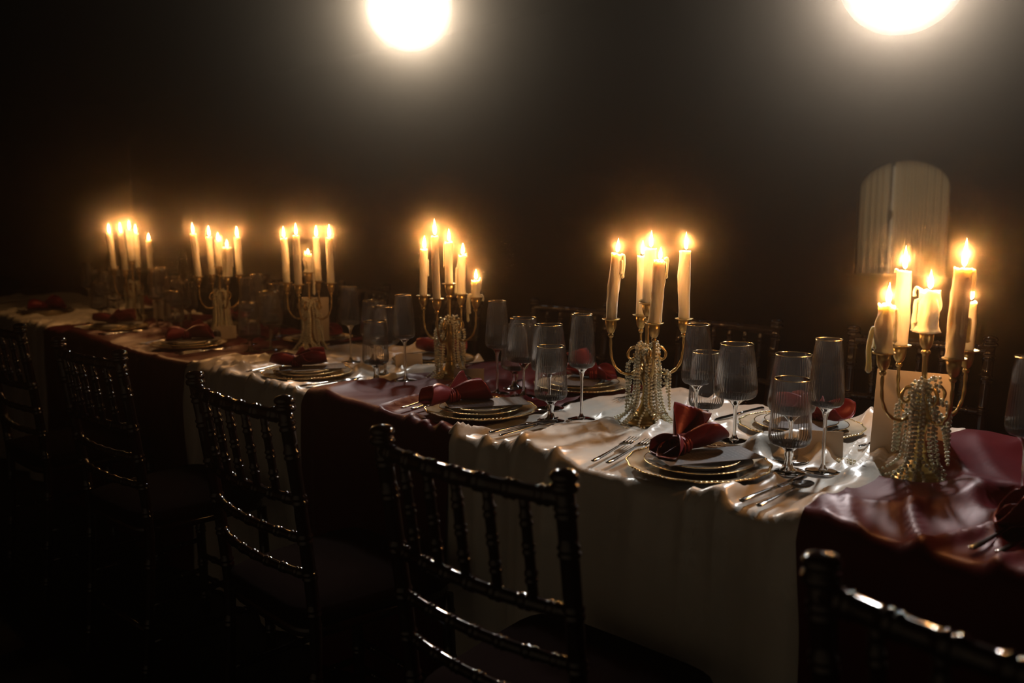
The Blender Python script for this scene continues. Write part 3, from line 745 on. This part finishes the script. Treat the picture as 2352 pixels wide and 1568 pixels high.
def sheet(P, mat_, name, th=.0011):
    """closed thin sheet from a point grid"""
    R, C = P.shape[:2]
    du = np.gradient(P, axis=0); dv = np.gradient(P, axis=1)
    n = np.cross(du, dv); n /= np.maximum(np.linalg.norm(n, axis=2, keepdims=True), 1e-9)
    A, B = P + n * th / 2, P - n * th / 2
    V = np.concatenate([A.reshape(-1, 3), B.reshape(-1, 3)])
    f = []; o = R * C
    for i in range(R - 1):
        for j in range(C - 1):
            a, b, c, d = i * C + j, i * C + j + 1, (i + 1) * C + j + 1, (i + 1) * C + j
            f.append((a, b, c, d)); f.append((o + d, o + c, o + b, o + a))
    edge = [j for j in range(C)] + [i * C + C - 1 for i in range(1, R)] + [(R - 1) * C + j for j in range(C - 2, -1, -1)] + [i * C for i in range(R - 2, 0, -1)]
    for k in range(len(edge)):
        a, b = edge[k], edge[(k + 1) % len(edge)]
        f.append((b, a, o + a, o + b))
    return me(name, V, f, mat_)
def knot_mesh(R, wd, n, seed):
    mb = MB()
    rg = np.random.default_rng(seed)
    for k in range(n):
        c = (k - (n - 1) / 2) * wd / n
        tl = rg.uniform(-.25, .25)
        pts = []
        for j in range(21):
            a = 2 * PI * j / 20
            rr = R * (1 + .08 * math.sin(2 * a + k) + .05 * rg.uniform(-1, 1) * (0 < j < 20))
            pts.append((c + tl * R * math.cos(a) * .5, rr * math.cos(a), rr * .82 * math.sin(a) + R * .8))
        pts[-1] = pts[0]
        mb.add(*tube(pts, wd / n * .72, 7, caps=False))
    return mb.build('knot', M_NAPKIN)
def napkin(x, y, z, rz, label, specs, seed, knotR=.020):
    t = thing('napkin', label, 'napkin', (x, y, z), (0, 0, rz), 'knotted burgundy satin napkins')
    ob('knot', knot_mesh(knotR, .030, 5, seed), t)
    for k, (nm, rzl, ry, rx, L_, r0, r1, o0, o1, dr, pt) in enumerate(specs):
        P = rot_pts(lobe(L_, r0, r1, o0, o1, dr, pt, seed + k), rzl, ry, rx, (0, 0, .012))
        P[:, :, 2] = np.maximum(P[:, :, 2], .0012 + .0006 * k)
        ob(nm, sheet(P, M_NAPKIN, nm), t)
    return t
# (name, heading, pitch, roll, length, r0, r1, opening0, opening1, lift, tip)
def NAP_A(): return [('lobe', .35, -.55, .3, .105, .014, .036, 2.4, 1.5, .03, .35), ('lobe', -.42, -.16, -.5, .110, .014, .036, 2.2, 1.45, .010, .30), ('tail', PI + .25, -.02, .6, .066, .013, .030, 2.6, 1.25, -.006, .1), ('tail', PI - .55, .02, -.5, .060, .013, .026, 2.4, 1.3, -.006, .1)]
def NAP_B(): return [('lobe', .25, -.22, .2, .100, .014, .036, 2.6, 2.2, -.006, .25), ('lobe', -.30, -.10, -.3, .105, .014, .034, 2.5, 2.0, -.006, .25), ('tail', PI + .1, .0, .3, .085, .014, .034, 2.7, 2.3, -.012, .2)]
def NAP_C(): return [('lobe', .10, -.10, .1, .095, .015, .036, 2.6, 1.7, .006, .05), ('lobe', -.55, -.20, .3, .060, .014, .024, 2.6, 2.0, .008, .2), ('lobe', .75, -.3, .3, .060, .014, .024, 2.6, 2.0, .008, .2), ('tail', PI, -.12, .1, .085, .014, .042, 2.2, 1.25, .012, .1)]

ME_MENU = bevbox('menu_card', .098, .205, .0012, M_MENU, .0004, 1)
MENU_W = 'dark menu card under the napkin, '
def setting(x, y, rz_menu, label, nap, nap_rz, far=False, seed=0, menu=True, noff=(0, 0)):
    z = topz(x)
    t = thing('charger_plate', 'gold-rimmed glass charger, ' + label, 'charger plate', (x, y, z), (0, 0, seed), 'gold-rimmed chargers')
    ob('plate_body', ME_CHARGER, t); ob('rim', ME_CRIM, t)
    z += .0048
    t = thing('dinner_plate', 'pale dinner plate on the charger, ' + label, 'dinner plate', (x, y, z), group='gold-rimmed dinner plates')
    ob('plate_body', ME_DINNER, t); ob('rim', ME_DRIM, t)
    z += .0052
    t = thing('salad_plate', 'small top plate, ' + label, 'salad plate', (x, y, z), group='gold-rimmed salad plates')
    ob('plate_body', ME_SALAD, t); ob('rim', ME_SRIM, t)
    z += .0198
    if menu:
        o = ob('menu_card', ME_MENU, None, (x + .012, y + (.01 if not far else -.01), z), (.0, .0, rz_menu)); tag(o, MENU_W + label, 'menu card', 'dark menu cards on the plates')
    z += .0016
    napkin(x + noff[0], y + noff[1], z, nap_rz, 'knotted burgundy satin napkin, ' + label, nap, 40 + seed * 11)
nap_seq = [NAP_A, NAP_A, NAP_B, NAP_C, NAP_B, NAP_C, NAP_B]
near_rz = [0.6, RIGHT + .75, RIGHT + .55, RIGHT + .15, RIGHT + .4, RIGHT + .15, RIGHT + .3]
for i, (x, y) in enumerate(NEARS):
    if i == 0: continue
    setting(x, y, (-.45, -.50, -.55, -.5, -.4, -.5, -.4)[i], NS[i], nap_seq[i](), near_rz[i], False, i, True, ((0, 0), (-.035, -.012), (-.055, -.050), (-.03, -.02), (-.02, 0), (-.02, 0), (-.02, 0))[i])
for i, (x, y) in enumerate(FARS):
    if i == 0: continue
    setting(x, y, (.3, .4, .5, .3, .4, .3, .4)[i], FS[i], (NAP_A, NAP_C, NAP_A, NAP_C, NAP_A, NAP_C, NAP_B)[i](), (0, .2, .9, .6, .3, .5, .4)[i] + PI * .9, True, 10 + i, True, (.03, .02))

napkin(-.350, -.470, ZR + .012, RIGHT + 2.6, 'loose knotted burgundy napkin beside the forks nearest the camera', NAP_B(), 77)
# cutlery ----------------------------------------------------------------
def handle_pts(L0, L1, w0, w1, h0, h1, n=12):
    return [(0, L0 + (L1 - L0) * k / (n - 1), w0 + (w1 - w0) * k / (n - 1), h0 + (h1 - h0) * k / (n - 1)) for k in range(n)]
def flat_loft(sec):
    """sec: (x, y, half width, z, half thickness)"""
    v, f = [], []
    S = 10
    for (x, y, w, z, h) in sec:
        for k in range(S):
            a = 2 * PI * k / S
            v.append((x + w * math.cos(a), y, z + h * math.sin(a)))
    for i in range(len(sec) - 1):
        for k in range(S):
            k2 = (k + 1) % S
            f.append((i * S + k, i * S + k2, (i + 1) * S + k2, (i + 1) * S + k))
    f.append(tuple(range(S))[::-1]); f.append(tuple((len(sec) - 1) * S + k for k in range(S)))
    return v, f
H_SEC = [(0, -.105, .0040, .0030, .0020), (0, -.102, .0062, .0030, .0028), (0, -.080, .0058, .0032, .0026), (0, -.040, .0042, .0042, .0022), (0, .000, .0030, .0060, .0020), (0, .020, .0028, .0070, .0018)]
fk = MB().add(*flat_loft(H_SEC + [(0, .030, .0045, .0072, .0012), (0, .040, .0105, .0060, .0010), (0, .055, .0125, .0048, .0009), (0, .066, .0125, .0050, .0008)]))
for k in range(4):
    xx = -.0100 + k * .00667
    fk.add(*flat_loft([(xx, .064, .0022, .0050, .0008), (xx, .080, .0019, .0062, .0008), (xx, .096, .0016, .0080, .0007), (xx, .104, .0008, .0092, .0005)]))
ME_FORK = fk.build('fork', M_STEEL)
ME_KNIFE_H = MB().add(*flat_loft([(0, -.110, .0045, .0040, .0026), (0, -.107, .0068, .0040, .0036), (0, -.07, .0062, .0042, .0036), (0, -.02, .0048, .0044, .0032), (0, .005, .0042, .0046, .0028)])).build('knife_handle', M_STEEL)
ME_KNIFE_B = MB().add(*flat_loft([(0, .003, .0040, .0046, .0022), (.001, .015, .0085, .0046, .0010), (.001, .060, .0095, .0046, .0008), (.001, .095, .0085, .0046, .0007), (-.002, .114, .0050, .0046, .0006), (-.005, .120, .0012, .0046, .0004)])).build('knife_blade', M_STEEL)
def spoon_mesh():
    mb = MB().add(*flat_loft(H_SEC))
    R, S = 8, 20
    for sgn in (1,):
        v, f = [], []
        for i in range(R):
            t = i / (R - 1)
            for k in range(S):
                a = 2 * PI * k / S
                v.append((.0195 * t * math.cos(a), .048 + .030 * t * math.sin(a), .0035 + .0055 * t * t))
        for i in range(R):
            t = (R - 1 - i) / (R - 1)
            for k in range(S):
                a = 2 * PI * k / S
                v.append((.0195 * t * math.cos(a), .048 + .030 * t * math.sin(a), .0022 + .0055 * t * t))
        for i in range(2 * R - 1):
            for k in range(S):
                k2 = (k + 1) % S
                f.append((i * S + k, i * S + k2, (i + 1) * S + k2, (i + 1) * S + k))
        mb.add(v, f)
    return mb.build('spoon', M_STEEL)
ME_SPOON = spoon_mesh()
def cutlery(kind, x, y, rz, label):
    z = topz(x) + .006
    if kind == 'fork': o = ob('fork', ME_FORK, None, (x, y, z), (0, 0, rz)); tag(o, label, 'fork', 'polished forks')
    elif kind == 'spoon': o = ob('spoon', ME_SPOON, None, (x, y, z), (0, 0, rz)); tag(o, label, 'spoon', 'polished spoons')
    else:
        o = thing('knife', label, 'knife', (x, y, z), (0, 0, rz), 'polished knives'); ob('handle', ME_KNIFE_H, o); ob('blade', ME_KNIFE_B, o)
for i, (x, y) in enumerate(NEARS):
    if i > 5: break
    lx, rx_ = x - .195, x + .186
    cutlery('fork', lx if i else -.425, y - .02, .24 if i else -.10, 'outer fork beside the plate, ' + NS[i])
    cutlery('fork', (lx + .032) if i else -.388, y - .01, .22 if i else -.14, 'inner fork beside the plate, ' + NS[i])
    if i:
        cutlery('knife', rx_, y - .03, -.03, 'knife beside the plate, ' + NS[i])
        cutlery('spoon', rx_ + .030, y - .035, .0, 'spoon beside the knife, ' + NS[i])
for i, (x, y) in enumerate(FARS):
    if i == 0 or i > 4: continue
    cutlery('fork', x + .185, y + .02, PI + .1, 'fork beside the plate, ' + FS[i])
    cutlery('knife', x - .180, y + .02, PI - .05, 'knife beside the plate, ' + FS[i])
    if i == 1: cutlery('knife', x + .215, y + .03, PI - .35, 'dark-handled knife beyond the fork, ' + FS[i])

# place cards and tall cards -------------------------------------------------
def tent(w, h, d, mat_, th=.0007):
    """folded card: two leaves leaning together"""
    mb = MB()
    for s in (-1, 1):
        a = [(-w / 2, s * d / 2, 0), (w / 2, s * d / 2, 0), (w / 2, s * .0006, h), (-w / 2, s * .0006, h)]
        n = Vector((0, s * h, d / 2)).normalized() * th
        b_ = [(p[0], p[1] + n.y, p[2] + n.z) for p in a]
        mb.add(a + b_, [(0, 1, 2, 3), (7, 6, 5, 4), (0, 4, 5, 1), (1, 5, 6, 2), (2, 6, 7, 3), (3, 7, 4, 0)])
    return mb.build('place_card', mat_, False)
ME_TENT = tent(.088, .054, .034, M_PAPER)
for (x, y, rz, n) in ((-.860, -.252, RIGHT - .30, 1), (-1.950, -.266, RIGHT + .05, 2), (-2.333, -.190, RIGHT + .20, 3), (-3.468, -.262, RIGHT + .3, 4)):
    o = ob('place_card', ME_TENT, None, (x, y, topz(x) + .001), (0, 0, rz)); tag(o, 'blank folded ivory place card, ' + NS[n], 'place card', 'folded place cards')
def seal_mesh():
    pr = [(0, -.013), (.006, -.0118), (.0105, -.0075), (.0122, 0), (.0108, .0075), (.0065, .0120), (.002, .0134), (0, .0135)]
    return MB().add(*lathe(pr, 20)).build('round_ornament', M_BERRY)
ME_SEAL = seal_mesh()
ME_SEAL.transform(Matrix.Scale(1.55, 4)); ME_SEAL.transform(Matrix.Translation((0, 0, .0075)))
ME_STALK = MB().add(*tube(spline([(0, 0, .012), (-.003, .001, .022), (-.008, .002, .030)], 8), .0009, 6)).build('stalk', M_WICK)
for (x, y, z, n) in ((-1.930, -.296, .0135, 2), (-3.470, -.300, .0135, 4)):
    o = thing('fruit', 'small round dark fruit in front of the place card, ' + NS[n], 'fruit', (x, y, topz(x) + z), group='dark round fruits')
    ob('skin', ME_SEAL, o); ob('stalk', ME_STALK, o)
def tall_card(x, y, w, h, rz, lean, label, ry=0.0):
    o = ob('table_card', bevbox('table_card', w, .0012, h, M_PAPER, .0004, 1), None, (x, y, topz(x) + h / 2 + .002), (lean, ry, rz))
    tag(o, label, 'card', 'tall blank table cards')
tall_card(-.722, -.135, .150, .180, RIGHT - .25, -.06, 'tall blank ivory card leaning behind the nearest candelabrum', .05)
tall_card(-3.02, -.110, .108, .190, RIGHT - .1, -.05, 'tall blank card behind the fourth candelabrum from the camera')
tall_card(-4.34, -.150, .120, .165, RIGHT + 1.2, -.03, 'tall card seen edge-on beside the farthest candelabrum')

# ------------------------------------------------------------------ chiavari chairs
def turned(p0, p1, r, rings, ring_r, seg=10, bow=None, n=None, taper=1.0):
    """bamboo-style turned stick from p0 to p1 with ring pairs at the given fractions"""
    p0, p1 = np.array(p0, float), np.array(p1, float)
    Ln = np.linalg.norm(p1 - p0)
    fr = set(np.linspace(0, 1, n or 10))
    for g in rings:
        for d in (-.010, -.0065, -.004, -.0012, .0012, .004, .0065, .010): fr.add(min(1, max(0, g + d / Ln)))
    fr = sorted(fr)
    pts, rad = [], []
    for t in fr:
        p = p0 + (p1 - p0) * t
        if bow is not None: p = p + np.array(bow) * (4 * t * (1 - t))
        k = 0
        for g in rings:
            d = abs((t - g) * Ln)
            if .0030 < d < .0075: k = 1
        pts.append(p); rad.append((ring_r if k else r) * (1 - (1 - taper) * t))
    return tube(pts, rad, seg)
CW, CD = .400, .36          # back width, seat depth; chair faces +Y, back at Y = -CD/2
def chair_meshes():
    out = []
    def postx(z): return .185 - .012 * (1 - z / .93)
    def backy(z): return -.165 - .055 * max(0, (z - .45) / .48) ** 1.3 - .035 * max(0, (.45 - z) / .45) ** 1.5
    for s in (-1, 1):
        zs = np.linspace(0, .905, 46)
        rings = [.08, .20, .36, .50, .575, .65, .73, .82, .875]
        pts, rad = [], []
        allz = set(zs)
        for g in rings:
            for d in (-.010, -.0065, -.004, -.0012, .0012, .004, .0065, .010): allz.add(g + d)
        for z in sorted(allz):
            if z < 0 or z > .905: continue
            k = any(.003 < abs(z - g) < .0075 for g in rings)
            pts.append((s * postx(z), backy(z), z)); rad.append((.0165 if k else .0138) * (.86 + .14 * z / .9))
        post = MB().add(*tube(pts, rad, 12))
        cap = [(0, 0), (.0185, .001), (.0205, .006), (.0185, .011), (.0150, .013), (.0185, .016), (.0200, .021), (.0165, .027), (.008, .030), (0, .031)]
        v, f = lathe(cap, 16)
        post.add([(a + s * postx(.905), b + backy(.905), c + .903) for a, b, c in v], f)
        out.append(('leg', post.build('back_leg', M_WOOD)))
        fl_ = MB().add(*turned((s * .185, .175, 0), (s * .180, .165, .435), .0140, [.15, .4, .65, .9], .0165, 12))
        out.append(('leg', fl_.build('front_leg', M_WOOD)))
    bow = (0, -.022, 0)
    for nm, z, r in (('top_rail', .893, .0125), ('back_rail', .728, .0105), ('back_rail', .650, .0092), ('back_rail', .575, .0092)):
        rg = [.10, .24, .38, .52, .66, .80, .92] if nm == 'back_rail' else [.08, .22, .36, .5, .64, .78, .92]
        out.append((nm, MB().add(*turned((-postx(z), backy(z), z), (postx(z), backy(z), z), r, rg, r * 1.20, 10, bow, 30)).build(nm, M_WOOD)))
    for k in range(5):
        u = (k + 1) / 6
        x1 = -postx(.893) + 2 * postx(.893) * u; x0 = -postx(.728) + 2 * postx(.728) * u
        b4 = 4 * u * (1 - u)
        out.append(('spindle', MB().add(*turned((x0, backy(.728) - .022 * b4, .730), (x1, backy(.893) - .022 * b4, .891), .0078, [.24, .5, .76], .0100, 9)).build('spindle', M_WOOD)))
    for (a, b) in (((-.176, -.172, .17), (.176, -.172, .17)), ((-.183, .170, .20), (.183, .170, .20)), ((-.183, .170, .13), (.183, .170, .13)), ((-.178, -.17, .15), (-.183, .17, .15)), ((.178, -.17, .15), (.183, .17, .15)), ((-.178, -.17, .25), (-.183, .17, .25)), ((.178, -.17, .25), (.183, .17, .25))):
        out.append(('stretcher', MB().add(*turned(a, b, .0082, [.2, .5, .8], .0108, 8)).build('stretcher', M_WOOD)))
    return out
CHAIR_PARTS = chair_meshes()
def seat_meshes():
    import bmesh
    def rounded(w, d, h, br, name, m, pil=0.0):
        C = 28
        V, Fc = [], []
        prof = [(0.0, .0), (.6, .0), (.94, .0), (.985, .12), (1.0, .35), (1.0, .65), (.985, .86), (.94, 1.0), (.7, 1.0 + pil * .6), (.35, 1.0 + pil), (0, 1.0 + pil * 1.05)]
        for (s, zz) in prof:
            for k in range(C):
                a = 2 * PI * k / C
                e = 0.32
                cx, sy = math.copysign(abs(math.cos(a)) ** e, math.cos(a)), math.copysign(abs(math.sin(a)) ** e, math.sin(a))
                tw = 1 + .10 * sy
                V.append((w / 2 * s * cx * (tw if True else 1), d / 2 * s * sy, h * zz))
        for i in range(len(prof) - 1):
            for k in range(C):
                k2 = (k + 1) % C
                Fc.append((i * C + k, i * C + k2, (i + 1) * C + k2, (i + 1) * C + k))
        return me(name, V, Fc, m)
    return rounded(.370, .372, .026, .01, 'seat', M_WOOD), rounded(.385, .385, .038, .02, 'seat_cushion', M_CUSHION, .35)
ME_SEAT, ME_PAD = seat_meshes()
def chair(x, y, rz, label, group):
    t = thing('chiavari_chair', label, 'chair', (x, y, 0), (0, 0, rz), group)
    for nm, m in CHAIR_PARTS: ob(nm, m, t)
    s = ob('seat', ME_SEAT, t, (0, 0, .432)); ob('seat_cushion', ME_PAD, t, (0, 0, .459))
BY = -1.18 + .22
for i, (x, dy, rz) in enumerate(((-.185, -.045, -.06), (-.948, 0, .045), (-1.625, .01, -.01), (-2.445, .01, .06), (-3.24, .02, .03), (-4.02, .03, .0))):
    if i == 5: continue
    chair(x, BY + dy, rz, 'dark lacquered chair on the near side, ' + ('nearest', 'second from', 'third from', 'fourth from', 'fifth from')[i] + (' the camera'), 'chairs along the near side')
for i, (x, y, rz) in enumerate(((-.98, .48, .05), (-1.62, .48, -.04), (-2.32, .50, .03), (-3.05, .52, .0), (-3.72, .52, .04), (-4.5, .52, 0))):
    chair(x, y - .12, PI + rz, 'dark lacquered chair on the far side, ' + ('nearest', 'second from', 'third from', 'fourth from', 'fifth from', 'sixth from')[i] + ' the camera', 'chairs along the far side')

# ------------------------------------------------------------------ stage lamps
def stage_lamp(P, target, power, label, color, spot=1.85, lens_r=.186):
    d = (Vector(target) - P).normalized()
    q = d.to_track_quat('-Z', 'Y')
    t = thing('stage_lamp', label, 'stage lamp', P, (0, 0, 0), 'stage lamps behind the table')
    b_ = [(0, .26), (.07, .26), (.110, .23), (.150, .16), (.186, .04), (.192, .012), (.190, .008), (.0, .02)]
    o = ob('housing', MB().add(*lathe(b_, 40)).build('lamp_housing', M_LAMPBODY), t); o.rotation_euler = q.to_euler()
    o = ob('lens', MB().add(*lathe([(0, -.016), (lens_r * .5, -.014), (lens_r * .9, -.009), (lens_r, -.005), (lens_r * 1.035, -.001), (lens_r * 1.036, .006)], 64)).build('lamp_lens', M_LENS), t); o.rotation_euler = q.to_euler()
    yk = [(-.212, 0, .0), (-.212, 0, .08), (-.19, 0, .21), (-.09, 0, .26), (0, 0, .265), (.09, 0, .26), (.19, 0, .21), (.212, 0, .08), (.212, 0, 0)]
    ob('yoke', MB().add(*tube(spline(yk, 40), .009, 8)).build('lamp_yoke', M_LAMPBODY), t)
    ob('hanger', MB().add(*tube([(0, 0, .25), (0, 0, RZ - P.z)], .012, 10)).build('lamp_hanger', M_LAMPBODY), t)
    ld = bpy.data.lights.new('lamp_light', 'SPOT'); ld.energy = power; ld.color = color; ld.spot_size = spot; ld.spot_blend = 1.0; ld.shadow_soft_size = .06
    lo = bpy.data.objects.new('lamp_light', ld); COL.objects.link(lo); lo.parent = t
    lo.location = d * .03; lo.rotation_euler = q.to_euler()
stage_lamp(LAMP_A, (-.30, -1.6, 1.0), LAMP_A_W, 'glaring stage lamp above the nearer part of the table', (1.0, 0.94, 0.87))
stage_lamp(LAMP_B, (-0.9, -1.6, 1.05), LAMP_B_W, 'glaring warm stage lamp above the farther part of the table', (1.0, 0.91, 0.78), 1.36)
